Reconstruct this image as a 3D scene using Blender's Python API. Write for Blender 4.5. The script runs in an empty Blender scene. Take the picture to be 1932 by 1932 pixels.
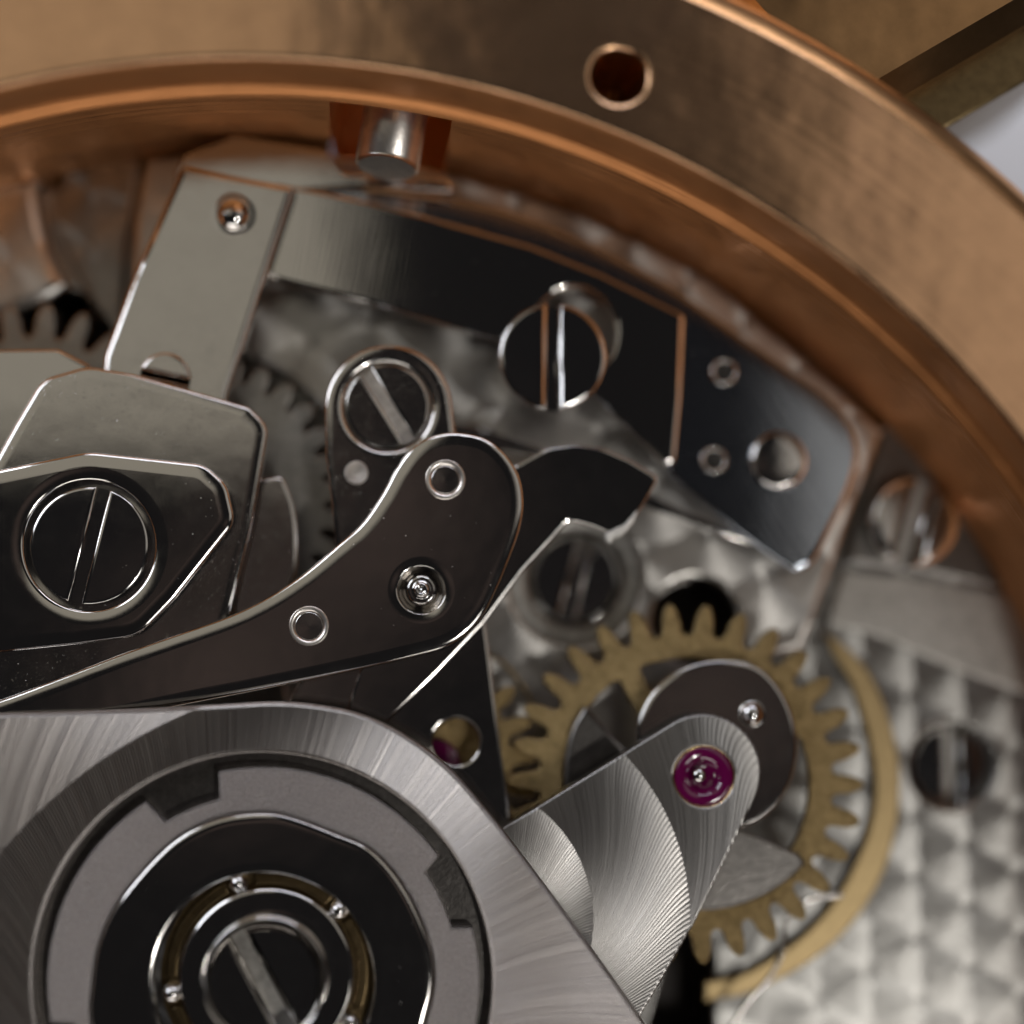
import bpy, math, random
from mathutils import Vector, Matrix, geometry
PI = math.pi
rnd = random.Random(7)
S = bpy.context.scene
COL = S.collection

# ------------------------------------------------------------------ camera
D = 34.0
cam_d = bpy.data.cameras.new('camera')
cam = bpy.data.objects.new('camera', cam_d); COL.objects.link(cam)
CAM_LOC = Vector((-1.7, -2.5, D))
cam.location = CAM_LOC
ROT = (Vector((0, 0, 0)) - CAM_LOC).to_track_quat('-Z', 'Y')
# keep the picture upright
fw = (ROT @ Vector((0, 0, -1))).normalized()
rt = fw.cross(Vector((0, 1, 0))).normalized(); up = rt.cross(fw)
RM = Matrix((rt, up, -fw)).transposed()
cam.rotation_euler = RM.to_euler()
DIST = CAM_LOC.length
HALF = 9.66
cam_d.sensor_width = 36
cam_d.lens = 36 * DIST / (2 * HALF)
cam_d.clip_start = 0.5; cam_d.clip_end = 400
S.camera = cam


def P(px, py, z=0.0):
    """point of the watch that the photograph shows at (px,py) of 1932, at height z"""
    d = RM @ Vector(((px - 966) / 966 * HALF, (966 - py) / 966 * HALF, -DIST))
    t = (z - CAM_LOC.z) / d.z
    return CAM_LOC + d * t


def SC(px, py, z=0.0):
    """units per picture pixel there"""
    return ((P(px + 5, py, z) - P(px - 5, py, z)).length + (P(px, py + 5, z) - P(px, py - 5, z)).length) / 20


foc = P(680, 1350, 2.80)
cam_d.dof.use_dof = True
cam_d.dof.focus_distance = (foc - CAM_LOC).dot(fw)
cam_d.dof.aperture_fstop = cam_d.lens / 1000 / 2.9
cam_d.dof.aperture_blades = 0

# ------------------------------------------------------------------ light
W = bpy.data.worlds.new('World'); S.world = W; W.use_nodes = True
# a dim room: near black, plus added brown glow patches
wn = W.node_tree
def _dir(px, py, z=2.3):
    d = P(px, py, z) - CAM_LOC; d.z = -d.z
    return d.normalized()


_g = wn.nodes.new('ShaderNodeTexCoord')
_prev = None
for _px, _py, _sc in ((690, 960, 1.0), (1330, 1330, 1.2), (420, 1290, 1.0)):   # warm glow added where levers and disc mirror the world
    _v = wn.nodes.new('ShaderNodeVectorMath'); _v.operation = 'DISTANCE'; _v.inputs[1].default_value = _dir(_px, _py)
    wn.links.new(_g.outputs['Generated'], _v.inputs[0])
    _m = wn.nodes.new('ShaderNodeMath'); _m.operation = 'MULTIPLY'; _m.inputs[1].default_value = _sc
    wn.links.new(_v.outputs['Value'], _m.inputs[0])
    if _prev is not None:
        _k = wn.nodes.new('ShaderNodeMath'); _k.operation = 'SMOOTH_MIN'; _k.inputs[2].default_value = 0.03
        wn.links.new(_prev, _k.inputs[0]); wn.links.new(_m.outputs[0], _k.inputs[1]); _m = _k
    _prev = _m.outputs[0]
_r = wn.nodes.new('ShaderNodeValToRGB'); _r.color_ramp.interpolation = 'EASE'
_r.color_ramp.elements[0].position = 0.0; _r.color_ramp.elements[1].position = 0.095
_r.color_ramp.elements[0].color = (0.070, 0.052, 0.046, 1); _r.color_ramp.elements[1].color = (0.0105, 0.010, 0.0105, 1)
wn.links.new(_prev, _r.inputs['Fac'])
wn.links.new(_r.outputs[0], wn.nodes['Background'].inputs[0])
wn.nodes['Background'].inputs[1].default_value = 1.0


def lamp(name, loc, target, sx, sy, radiance, color):
    l = bpy.data.lights.new(name, 'AREA'); l.shape = 'RECTANGLE'; l.size = sx; l.size_y = sy
    l.energy = radiance * sx * sy * PI; l.color = color
    o = bpy.data.objects.new(name, l); COL.objects.link(o)
    o.location = loc
    if abs(target[0] - loc[0]) + abs(target[1] - loc[1]) > 0.01:
        o.rotation_euler = (Vector(target) - Vector(loc)).to_track_quat('-Z', 'Y').to_euler()
    return o


def mirror(px, py, z, h):
    """where a level mirror at that pixel looks, at height h"""
    p = P(px, py, z); d = (p - CAM_LOC); d.z = -d.z
    return p + d * ((h - z) / d.z)


H = 50
c = mirror(650, 850, 2, H)     # corner of the ceiling panel seen in the polished steel
a_w, a_h = 46, 60
lamp('ceiling_panel_light', (c.x - a_w / 2, c.y + a_h / 2, H), (c.x - a_w / 2, c.y + a_h / 2, 0), a_w, a_h, 0.30, (1.0, 0.93, 0.78))
c = mirror(1520, 1180, 1.4, H)
lamp('side_panel_light', (c.x + 20, c.y + 28, H), (c.x + 20, c.y + 28, 0), 40, 56, 0.36, (1.0, 0.93, 0.84))
lamp('window_light', (40, -44, 84), (0, 0, 0), 28, 28, 3.6, (1.0, 0.97, 0.93))
lamp('glint_light', (25, -32, 68), (0, 0, 0), 4, 4, 125.0, (1.0, 0.97, 0.92))  # added small hard lamp, for glints on bevels and grain
lamp('left_edge_light', (-66, 40, 50), (0, 0, 0), 44, 30, 6.0, (0.85, 0.90, 1.0))  # added cool lamp, brightens left-facing edges and the grained bridge
lamp('back_light', (10, 80, 52), (0, 0, 0), 80, 14, 5.5, (0.85, 0.88, 1.0))  # added strip lamp, so far-side bevels catch a bright line
lamp('front_light', (-10, -95, 34), (0, 0, 0), 90, 28, 3.6, (1.0, 0.95, 0.9))  # added low lamp, puts bright lines on the near-side bevels

S.view_settings.view_transform = 'Standard'; S.view_settings.look = 'None'
S.view_settings.exposure = 0.14; S.view_settings.gamma = 1.0
S.cycles.use_denoising = True
S.cycles.max_bounces = 8; S.cycles.glossy_bounces = 6
S.cycles.sample_clamp_indirect = 6.0
S.cycles.use_light_tree = True


# ------------------------------------------------------------------ material tools
class X:
    """tiny node-expression helper"""
    def __init__(s, nt, sock): s.nt, s.s = nt, sock
    def _m(s, op, *o):
        n = s.nt.nodes.new('ShaderNodeMath'); n.operation = op
        for i, v in enumerate((s,) + o):
            if isinstance(v, X): s.nt.links.new(v.s, n.inputs[i])
            else: n.inputs[i].default_value = v
        return X(s.nt, n.outputs[0])
    def __add__(s, o): return s._m('ADD', o)
    def __sub__(s, o): return s._m('SUBTRACT', o)
    def __mul__(s, o): return s._m('MULTIPLY', o)
    def __truediv__(s, o): return s._m('DIVIDE', o)
    def f(s, op, *o): return s._m(op, *o)


def V(nt, op, a, b=None, out=0, scale=None):
    n = nt.nodes.new('ShaderNodeVectorMath'); n.operation = op
    for i, v in enumerate((a, b)):
        if v is None: continue
        if isinstance(v, X): nt.links.new(v.s, n.inputs[i])
        else: n.inputs[i].default_value = v
    if scale is not None:
        if isinstance(scale, X): nt.links.new(scale.s, n.inputs[3])
        else: n.inputs[3].default_value = scale
    return X(nt, n.outputs[out])


def XYZ(nt, x, y, z=0.0):
    n = nt.nodes.new('ShaderNodeCombineXYZ')
    for i, v in enumerate((x, y, z)):
        if isinstance(v, X): nt.links.new(v.s, n.inputs[i])
        else: n.inputs[i].default_value = v
    return X(nt, n.outputs[0])


def SEP(nt, v):
    n = nt.nodes.new('ShaderNodeSeparateXYZ'); nt.links.new(v.s, n.inputs[0])
    return [X(nt, n.outputs[i]) for i in range(3)]


def NOISE(nt, vec, scale, detail=2.0, rough=0.5):
    n = nt.nodes.new('ShaderNodeTexNoise'); nt.links.new(vec.s, n.inputs['Vector'])
    n.inputs['Scale'].default_value = scale; n.inputs['Detail'].default_value = detail
    n.inputs['Roughness'].default_value = rough
    return X(nt, n.outputs['Fac'])


def new_mat(name, color, rough, metallic=1.0):
    m = bpy.data.materials.new(name); m.use_nodes = True
    nt = m.node_tree; b = nt.nodes['Principled BSDF']
    b.inputs['Base Color'].default_value = (*color, 1); b.inputs['Roughness'].default_value = rough
    b.inputs['Metallic'].default_value = metallic
    g = nt.nodes.new('ShaderNodeNewGeometry')
    return m, nt, b, X(nt, g.outputs['Position'])


def bump(nt, b, h, strength, dist=0.02):
    n = nt.nodes.new('ShaderNodeBump'); n.inputs['Strength'].default_value = strength
    n.inputs['Distance'].default_value = dist
    nt.links.new(h.s, n.inputs['Height']); nt.links.new(n.outputs[0], b.inputs['Normal'])


def ramp(nt, fac, lo, hi, a, b_):
    """map range to scalar"""
    n = nt.nodes.new('ShaderNodeMapRange'); nt.links.new(fac.s, n.inputs[0])
    n.inputs[1].default_value = lo; n.inputs[2].default_value = hi
    n.inputs[3].default_value = a; n.inputs[4].default_value = b_
    return X(nt, n.outputs[0])


def mixcol(nt, fac, c1, c2):
    n = nt.nodes.new('ShaderNodeMix'); n.data_type = 'RGBA'
    nt.links.new(fac.s, n.inputs[0]); n.inputs[6].default_value = (*c1, 1); n.inputs[7].default_value = (*c2, 1)
    return X(nt, n.outputs[2])


def polished(name, color, rough, wav=0.02, pit=0.0):
    m, nt, b, pos = new_mat(name, color, rough)
    n1 = NOISE(nt, pos, 0.9, 2.0); n2 = NOISE(nt, pos, 9.0, 3.0)
    h = n1 * 1.0 + n2 * 0.03
    if pit:
        p = NOISE(nt, pos, 26.0, 1.0)
        h = h - ramp(nt, p, 0.70, 0.78, 0, pit)
    bump(nt, b, h, 1.0, wav)
    r = ramp(nt, NOISE(nt, pos, 2.3, 5.0, 0.7), 0.35, 0.7, rough * 0.8, rough * 1.5)
    nt.links.new(r.s, b.inputs['Roughness'])
    return m


def straight_brushed(name, color, rough, ang, wav):
    """lightly lapped steel: soft streaks along one direction"""
    m, nt, b, pos = new_mat(name, color, rough)
    x, y, z = SEP(nt, pos)
    ca, sa = math.cos(ang), math.sin(ang)
    u = x * ca + y * sa; v = y * ca - x * sa
    h = NOISE(nt, XYZ(nt, u * 0.6, v * 16.0, 0.0), 1.0, 3.0)
    big = NOISE(nt, pos, 0.8, 1.0)
    bump(nt, b, h * 0.10 + big, 1.0, wav)
    b.inputs['Anisotropic'].default_value = 0.4
    nt.links.new(XYZ(nt, -sa, ca, 0.0).s, b.inputs['Tangent'])
    return m


def perlage(name, color, sx, sy, R, rough=0.34, rot=0.3, off=(0, 0), bstr=0.5):
    """overlapping circular grained spots"""
    m, nt, b, pos = new_mat(name, color, rough)
    n = nt.nodes.new('ShaderNodeVectorRotate'); n.rotation_type = 'Z_AXIS'; n.inputs['Angle'].default_value = rot
    nt.links.new(pos.s, n.inputs['Vector'])
    x, y, z = SEP(nt, X(nt, n.outputs[0]))
    x = x + off[0]; y = y + off[1]
    fy = (y / sy).f('FLOOR')
    res = None
    for j in (-1, 0, 1):
        row = fy + float(j)
        sh = row.f('MODULO', 2.0).f('ABSOLUTE') * 0.5
        fx = (x / sx - sh).f('FLOOR')
        for i in (-1, 0, 1):
            cx = (fx + (0.5 + i) + sh) * sx; cy = (row + 0.5) * sy
            rel = XYZ(nt, x - cx, y - cy, 0.0)
            if res is None: res = rel; continue
            ins = V(nt, 'LENGTH', rel, out=1).f('LESS_THAN', R)
            mx = nt.nodes.new('ShaderNodeMix'); mx.data_type = 'VECTOR'
            nt.links.new(ins.s, mx.inputs[0]); nt.links.new(res.s, mx.inputs[4]); nt.links.new(rel.s, mx.inputs[5])
            res = X(nt, mx.outputs[1])
    L = V(nt, 'LENGTH', res, out=1)
    rb = nt.nodes.new('ShaderNodeVectorRotate'); rb.rotation_type = 'Z_AXIS'; rb.inputs['Angle'].default_value = -rot
    nt.links.new(V(nt, 'NORMALIZE', res).s, rb.inputs['Vector'])
    nt.links.new(rb.outputs[0], b.inputs['Tangent'])
    b.inputs['Anisotropic'].default_value = 0.72
    ringn = NOISE(nt, XYZ(nt, L * 26.0, 0.0, 0.0), 1.0, 2.0)
    # each spot is dished a little and has a raised rim
    dish = L * L * 0.06 + ringn * 0.05
    bump(nt, b, dish + NOISE(nt, pos, 2.2, 2.0) * 0.25, bstr, 0.35)
    cc = mixcol(nt, NOISE(nt, pos, 3.5, 4.0, 0.65), tuple(v * 0.72 for v in color), tuple(min(1, v * 1.15) for v in color))
    nt.links.new(cc.s, b.inputs['Base Color'])
    return m


def striped(name, color, cpx, cpy, z, w_px, r0_px, a, bb, rough=0.33, line=24.0, hstr=0.35, sgn=1, kmax=50.0):
    """circular Geneva stripes: each band holds curved fine brush lines"""
    m, nt, b, pos = new_mat(name, color, rough)
    C = P(cpx, cpy, z); sc = SC(cpx, cpy, z); w = w_px * sc; r0 = r0_px * sc
    rel = V(nt, 'SUBTRACT', pos, (C.x, C.y, 0.0))
    x, y, _ = SEP(nt, rel)
    r = (x * x + y * y).f('SQRT')
    th = y.f('ARCTAN2', x)
    band = (r - r0) / w
    k = band.f('FLOOR').f('MINIMUM', kmax); v = band - k
    s = th * (r0 * sgn) + (v * v * a + v * bb) * w + k * 7.31
    ln = NOISE(nt, XYZ(nt, s * line, v * 0.5, k), 1.0, 1.5, 0.6)
    ln = ln * 0.6 + (s * 118.0 + ln * 3.0).f('SINE') * 0.16 + 0.2
    bump(nt, b, ln * hstr + v * 0.9, 1.0, 0.03)
    er = V(nt, 'NORMALIZE', XYZ(nt, x, y, 0.0))
    ex, ey, _ = SEP(nt, er)
    et = XYZ(nt, ey * -1.0 * sgn, ex * sgn, 0.0)
    fp = (v * (2 * a) + bb)
    T = V(nt, 'NORMALIZE', V(nt, 'ADD', et, V(nt, 'SCALE', er, scale=fp)))
    nt.links.new(T.s, b.inputs['Tangent'])
    b.inputs['Anisotropic'].default_value = 0.82
    cc = mixcol(nt, ln, tuple(c_ * 0.7 for c_ in color), tuple(min(1, c_ * 1.2) for c_ in color))
    nt.links.new(cc.s, b.inputs['Base Color'])
    rr = ramp(nt, ln, 0.3, 0.7, rough * 0.85, rough * 1.25)
    nt.links.new(rr.s, b.inputs['Roughness'])
    return m


def turned(name, color, C, rough, line=14.0, aniso=0.7, hstr=0.25, cross=0.0, mott=0.25):
    """metal turned on a lathe about C (circumferential lines)"""
    m, nt, b, pos = new_mat(name, color, rough)
    rel = V(nt, 'SUBTRACT', pos, (C.x, C.y, 0.0))
    x, y, z = SEP(nt, rel)
    r = (x * x + y * y).f('SQRT'); th = y.f('ARCTAN2', x)
    h = NOISE(nt, XYZ(nt, r * line, th * 2.0, z * line), 1.0, 3.0, 0.6)
    if cross:
        h = h + NOISE(nt, XYZ(nt, r * 1.2, th * 150.0, 0.0), 1.0, 2.0) * cross
    bump(nt, b, h * hstr + NOISE(nt, pos, 0.7, 2.0) * 1.2, 1.0, 0.03)
    nt.links.new(V(nt, 'NORMALIZE', XYZ(nt, x, y, 0.0)).s, b.inputs['Tangent'])
    b.inputs['Anisotropic'].default_value = aniso
    f = NOISE(nt, pos, 1.6, 5.0, 0.65)
    cc = mixcol(nt, f, tuple(c_ * (1 - mott) for c_ in color), tuple(min(1, c_ * (1 + mott)) for c_ in color))
    nt.links.new(cc.s, b.inputs['Base Color'])
    return m


def grained(name, color, rough, scale=30.0, strength=0.5, metallic=1.0, mott=0.2, mscale=5.0):
    m, nt, b, pos = new_mat(name, color, rough, metallic)
    h = NOISE(nt, pos, scale, 3.0, 0.7)
    bump(nt, b, h, strength, 0.03)
    f = ramp(nt, NOISE(nt, pos, mscale, 5.0, 0.7), 0.34, 0.66, 0.0, 1.0)
    cc = mixcol(nt, f, tuple(c_ * (1 - mott) for c_ in color), tuple(min(1, c_ * (1 + mott)) for c_ in color))
    nt.links.new(cc.s, b.inputs['Base Color'])
    return m


STEEL = (0.60, 0.575, 0.545)
M = {}
M['polish'] = polished('polished_steel', STEEL, 0.075, 0.005)
M['polish_pit'] = polished('pitted_polished_steel', STEEL, 0.10, 0.008, 0.18)
M['polish_soft'] = polished('satin_polished_steel', STEEL, 0.13, 0.008)
M['mirror'] = polished('mirror_steel', (0.62, 0.60, 0.58), 0.06, 0.004)
M['lapped'] = straight_brushed('lapped_steel', STEEL, 0.07, math.radians(80), 0.005)
M['lapped2'] = straight_brushed('lapped_steel_sky_tint', (0.52, 0.56, 0.62), 0.09, math.radians(-60), 0.006)  # base colour tinted blue for the sky reflected in the lever
M['slot'] = grained('milled_slot_steel', (0.42, 0.38, 0.34), 0.42, 22, 0.6)
M['perl'] = perlage('circular_grained_plate', (0.37, 0.36, 0.34), 1.10, 0.98, 0.82, rot=0.5, rough=0.38, bstr=0.11)
M['perl_fine'] = perlage('fine_circular_grained_bridge', (0.72, 0.69, 0.65), 1.3, 1.15, 0.98, rough=0.36, rot=-0.35, bstr=0.08)
M['satin'] = grained('satin_steel', (0.44, 0.42, 0.39), 0.42, 14, 0.25)
M['rotor'] = striped('striped_rotor_metal', (0.42, 0.39, 0.37), 700, 2180, 3.3, 640, 915, -0.8, 1.8, line=13.0, hstr=1.0)
M['cock'] = striped('striped_bridge_metal', (0.36, 0.345, 0.33), 860, 1735, 2.4, 186, 262, -0.8, 1.9, line=13.0, sgn=-1, hstr=0.42, kmax=1.0)
M['matte_ring'] = grained('bead_blasted_steel', (0.34, 0.31, 0.295), 0.32, 26, 1.6, mott=0.16, mscale=24.0)
M['brass'] = grained('gilt_brass', (0.30, 0.215, 0.10), 0.30, 30, 0.8, mott=0.32, mscale=6.0)
M['brass_soft'] = grained('soft_gilt_brass', (0.42, 0.31, 0.16), 0.42, 8, 0.1, mott=0.08)
M['bronze_dark'] = grained('oiled_bronze', (0.17, 0.12, 0.06), 0.3, 10, 0.2)
M['black'] = grained('recess_shade_black', (0.035, 0.025, 0.02), 0.6, 5, 0.1, metallic=0.0)  # near-black colour stands for the shade deep in the holes
M['goldpin'] = polished('polished_gold', (0.85, 0.60, 0.32), 0.15, 0.004)
M['table'] = grained('pale_tabletop', (0.95, 0.95, 1.0), 0.7, 2, 0.1, metallic=0.0, mott=0.03)
m, nt, b, pos = new_mat('synthetic_ruby', (0.10, 0.002, 0.045), 0.05, 0.0)
b.inputs['Coat Weight'].default_value = 0.25; b.inputs['Coat Roughness'].default_value = 0.03
b.inputs['Specular IOR Level'].default_value = 0.8
M['ruby'] = m
M['pin'] = grained('satin_bright_steel', (0.85, 0.80, 0.74), 0.32, 10, 0.1, mott=0.08)
M['dark_satin'] = grained('dark_satin_steel', (0.22, 0.205, 0.19), 0.28, 10, 0.15)
M['dust'] = grained('dust_speck', (0.8, 0.76, 0.7), 0.7, 5, 0.1, metallic=0.0)
M['chip'] = grained('pale_burr', (0.75, 0.72, 0.66), 0.45, 30, 0.8, metallic=0.2)


# ------------------------------------------------------------------ geometry tools
def link(name, verts, faces, smooth, mat, parent=None):
    me = bpy.data.meshes.new(name)
    o = bpy.data.objects.new(name, me); COL.objects.link(o)
    if parent is not None and parent.type == 'EMPTY':
        org = parent.location.copy()
    elif parent is not None and 'org' in ORG.get(parent.name, {}):
        org = ORG[parent.name]['org']
    else:
        n = max(1, len(verts)); org = Vector((sum(v[0] for v in verts) / n, sum(v[1] for v in verts) / n, min(v[2] for v in verts)))
    me.from_pydata([(v[0] - org.x, v[1] - org.y, v[2] - org.z) for v in verts], [], faces)
    for p, s in zip(me.polygons, smooth): p.use_smooth = s
    me.materials.append(mat)
    ORG[o.name] = {'org': org}
    if parent is not None: o.parent = parent
    else: o.location = org
    return o


ORG = {}


def thing(name, label, cat, px, py, z, group=None):
    o = bpy.data.objects.new(name, None); COL.objects.link(o)
    o.empty_display_size = 0.2
    o.location = P(px, py, z)
    o['label'] = label; o['category'] = cat
    if group: o['group'] = group
    return o


def tag(o, label, cat, group=None):
    o['label'] = label; o['category'] = cat
    if group: o['group'] = group
    return o


def fillet(pts, seg_px=4.0):
    """polygon with optional corner radii -> fine outline (picture pixels)"""
    n = len(pts); out = []
    for i in range(n):
        p = pts[i]; r = p[2] if len(p) > 2 else 0
        c = Vector(p[:2])
        if r <= 0: out.append(c); continue
        a = Vector(pts[i - 1][:2]); d = Vector(pts[(i + 1) % n][:2])
        u = (a - c); v = (d - c); lu, lv = u.length, v.length; u /= lu; v /= lv
        ang = math.acos(max(-1, min(1, u.dot(v))))
        if ang > PI - 0.02: out.append(c); continue
        t = min(r / math.tan(ang / 2), lu * 0.49, lv * 0.49); r = t * math.tan(ang / 2)
        cen = c + (u + v).normalized() * (r / math.sin(ang / 2))
        s = c + u * t - cen; e = c + v * t - cen
        sweep = PI - ang; k = max(3, int(sweep * r / seg_px) + 2)
        sgn = 1 if s.x * e.y - s.y * e.x > 0 else -1
        for q in range(k + 1):
            al = sgn * sweep * q / k
            out.append(cen + Vector((s.x * math.cos(al) - s.y * math.sin(al), s.x * math.sin(al) + s.y * math.cos(al))))
    return [(p.x, p.y) for p in out]


def smooth_path(pts, closed=True, sub=6):
    """Catmull-Rom through points; a third value 0 marks a sharp corner"""
    n = len(pts); out = []
    rng = range(n) if closed else range(n - 1)
    for i in rng:
        p1 = Vector(pts[i][:2]); p2 = Vector(pts[(i + 1) % n][:2])
        p0 = Vector(pts[i - 1][:2]) if (closed or i > 0) else p1
        p3 = Vector(pts[(i + 2) % n][:2]) if (closed or i < n - 2) else p2
        if len(pts[i]) > 2: p0 = p1 - (p2 - p1)
        if len(pts[(i + 1) % n]) > 2: p3 = p2 + (p2 - p1)
        if len(pts[i]) > 2 and len(pts[(i + 1) % n]) > 2: out.append((p1.x, p1.y)); continue
        d1 = max((p1 - p0).length, 1e-3) ** .5; d2 = max((p2 - p1).length, 1e-3) ** .5; d3 = max((p3 - p2).length, 1e-3) ** .5
        for k in range(sub):
            t = d1 + d2 * k / sub
            A1 = p0 * ((d1 - t) / d1) + p1 * (t / d1)
            A2 = p1 * ((d1 + d2 - t) / d2) + p2 * ((t - d1) / d2)
            A3 = p2 * ((d1 + d2 + d3 - t) / d3) + p3 * ((t - d1 - d2) / d3)
            B1 = A1 * ((d1 + d2 - t) / (d1 + d2)) + A2 * (t / (d1 + d2))
            B2 = A2 * ((d1 + d2 + d3 - t) / (d2 + d3)) + A3 * ((t - d1) / (d2 + d3))
            q = B1 * ((d1 + d2 - t) / d2) + B2 * ((t - d1) / d2)
            out.append((q.x, q.y))
    if not closed: out.append(tuple(pts[-1][:2]))
    return out


def circ(cx, cy, r, n=72, a0=0.0, a1=360.0, ry=None):
    ry = ry or r
    full = abs(a1 - a0) >= 359.9
    m = n if full else n + 1
    return [(cx + r * math.cos(math.radians(a0 + (a1 - a0) * i / n)), cy - ry * math.sin(math.radians(a0 + (a1 - a0) * i / n))) for i in range(m)]


def area(pts): return sum(pts[i - 1][0] * pts[i][1] - pts[i][0] * pts[i - 1][1] for i in range(len(pts))) / 2


def clean(pts):
    out = []
    for p in pts:
        if not out or (p[0] - out[-1][0]) ** 2 + (p[1] - out[-1][1]) ** 2 > 1e-7: out.append(p)
    if (out[0][0] - out[-1][0]) ** 2 + (out[0][1] - out[-1][1]) ** 2 < 1e-7: out.pop()
    return out


def inset(pts, d):
    """move inwards of a CCW outline"""
    n = len(pts); out = []
    for i in range(n):
        a = Vector(pts[i - 1]); c = Vector(pts[i]); e = Vector(pts[(i + 1) % n])
        u = (c - a).normalized(); v = (e - c).normalized()
        nu = Vector((-u.y, u.x)); nv = Vector((-v.y, v.x)); m_ = nu + nv
        if m_.length < 1e-6: m_ = nu
        m_.normalize(); k = max(0.45, m_.dot(nu))
        out.append(tuple(c + m_ * (d / k)))
    return out


class MB:
    def __init__(s): s.v = []; s.f = []; s.s = []
    def ring(s, pts, z): i = len(s.v); s.v += [(p[0], p[1], z) for p in pts]; return i
    def strip(s, a, b, n, smooth=True):
        for i in range(n):
            j = (i + 1) % n
            s.f.append((a + i, a + j, b + j, b + i)); s.s.append(smooth)
    def solid(s, outer, holes, zt, th, bevel=0.04, crown=0.0, tilt=(0, 0), seg=4, bottom=False, hole_bevel=None, chamfer=False):
        """extruded outline in world units, bevelled top edge, holes through"""
        outer = clean(outer)
        if area(outer) < 0: outer = outer[::-1]
        hs = []
        for h in holes:
            h = clean(h)
            if area(h) > 0: h = h[::-1]
            hs.append(h)
        v0 = len(s.v)
        tops = []
        for k, pts in enumerate([outer] + hs):
            bv = bevel if k == 0 or hole_bevel is None else hole_bevel
            n = len(pts)
            lo = s.ring(pts, zt - th); wt = s.ring(pts, zt - bv); s.strip(lo, wt, n, True)
            prof = []
            for q in range(seg + 1):
                if chamfer: prof.append((bv * q / seg, -bv * (1 - q / seg)))
                else:
                    t = PI / 2 * q / seg; pass
            if not chamfer: prof = [(a * bv, z * bv) for a, z in ((0, -1), (0.12, -.70), (0.30, -.46), (0.58, -.27), (1.0, -.12), (1.45, 0.0))]
            if crown: prof = [(a, z - crown * 0.025) for a, z in prof]; prof.append((bv * 1.45 + crown, 0.0))
            prev = s.ring(pts, zt + prof[0][1])
            last = pts
            for a, z in prof[1:]:
                last = inset(pts, a); cur = s.ring(last, zt + z); s.strip(prev, cur, n, True); prev = cur
            tops.append(last)
        base = len(s.v)
        allp = [p for t in tops for p in t]
        s.v += [(p[0], p[1], zt) for p in allp]
        tri = geometry.tessellate_polygon([[Vector((p[0], p[1], 0)) for p in t] for t in tops])
        for t in tri:
            a, b_, c_ = [Vector(allp[i]) for i in t]
            cr = (b_ - a).x * (c_ - a).y - (b_ - a).y * (c_ - a).x
            if abs(cr) < 1e-10: continue
            t = tuple(base + i for i in t)
            s.f.append(t if cr > 0 else t[::-1]); s.s.append(False)
        if bottom:
            base = len(s.v); s.v += [(p[0], p[1], zt - th) for p in allp]
            for t in tri: s.f.append(tuple(base + i for i in t)); s.s.append(False)
        if tilt != (0, 0):
            n = len(outer); cx = sum(p[0] for p in outer) / n; cy = sum(p[1] for p in outer) / n
            for i in range(v0, len(s.v)):
                x, y, z = s.v[i]; s.v[i] = (x, y, z + tilt[0] * (x - cx) + tilt[1] * (y - cy))
        return s
    def lathe(s, C, prof, n=64, a0=0.0, a1=2 * PI, skip=None, smooth=True, sharp=()):
        """prof: list of (radius, z); outward-up winding"""
        full = abs(a1 - a0) > 6.28; m_ = n if full else n + 1
        prev = None
        for k, (r, z) in enumerate(prof):
            pts = [(C[0] + r * math.cos(a0 + (a1 - a0) * i / n), C[1] + r * math.sin(a0 + (a1 - a0) * i / n)) for i in range(m_)]
            cur = s.ring(pts, z)
            if prev is not None:
                for i in range(n):
                    if skip and skip(k, a0 + (a1 - a0) * (i + .5) / n): continue
                    j = (i + 1) % m_
                    s.f.append((prev + i, prev + j, cur + j, cur + i)); s.s.append(smooth)
            prev = cur
            if k in sharp: prev = s.ring(pts, z)
        return s
    def cap(s, C, r, z, n=64):
        i = s.ring([(C[0] + r * math.cos(2 * PI * k / n), C[1] + r * math.sin(2 * PI * k / n)) for k in range(n)], z)
        s.f.append(tuple(range(i, i + n))); s.s.append(False)
        return s
    def dome(s, C, r, z, h, n=32, seg=8):
        """spherical-ish cap of radius r, height h above z"""
        prof = [(r * math.cos(PI / 2 * q / seg), z + h * math.sin(PI / 2 * q / seg)) for q in range(seg)]
        s.lathe(C, prof + [(r * 0.02, z + h)], n)
        return s
    def tube(s, pts, r, n=8):
        """round wire through 3-D points"""
        pts = [Vector(p) for p in pts]; rings = []
        for i, p in enumerate(pts):
            t = (pts[min(i + 1, len(pts) - 1)] - pts[max(i - 1, 0)]).normalized()
            u = t.cross(Vector((0, 0, 1)))
            if u.length < 1e-3: u = t.cross(Vector((0, 1, 0)))
            u.normalize(); w = t.cross(u)
            k = len(s.v); rings.append(k)
            s.v += [tuple(p + u * (r * math.cos(2 * PI * q / n)) + w * (r * math.sin(2 * PI * q / n))) for q in range(n)]
        for a, b_ in zip(rings, rings[1:]): s.strip(a, b_, n)
        for k in (rings[0], rings[-1]): s.f.append(tuple(range(k, k + n))); s.s.append(False)
        return s
    def build(s, name, mat, parent=None): return link(name, s.v, s.f, s.s, mat, parent)


def W2(pts, z): return [tuple(P(p[0], p[1], z)[:2]) for p in pts]


def plate(name, outline, z, th, mat, holes=(), bevel=0.04, parent=None, **k):
    return MB().solid(W2(outline, z), [W2(h, z) for h in holes], z, th, bevel, **k).build(name, mat, parent)


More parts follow.
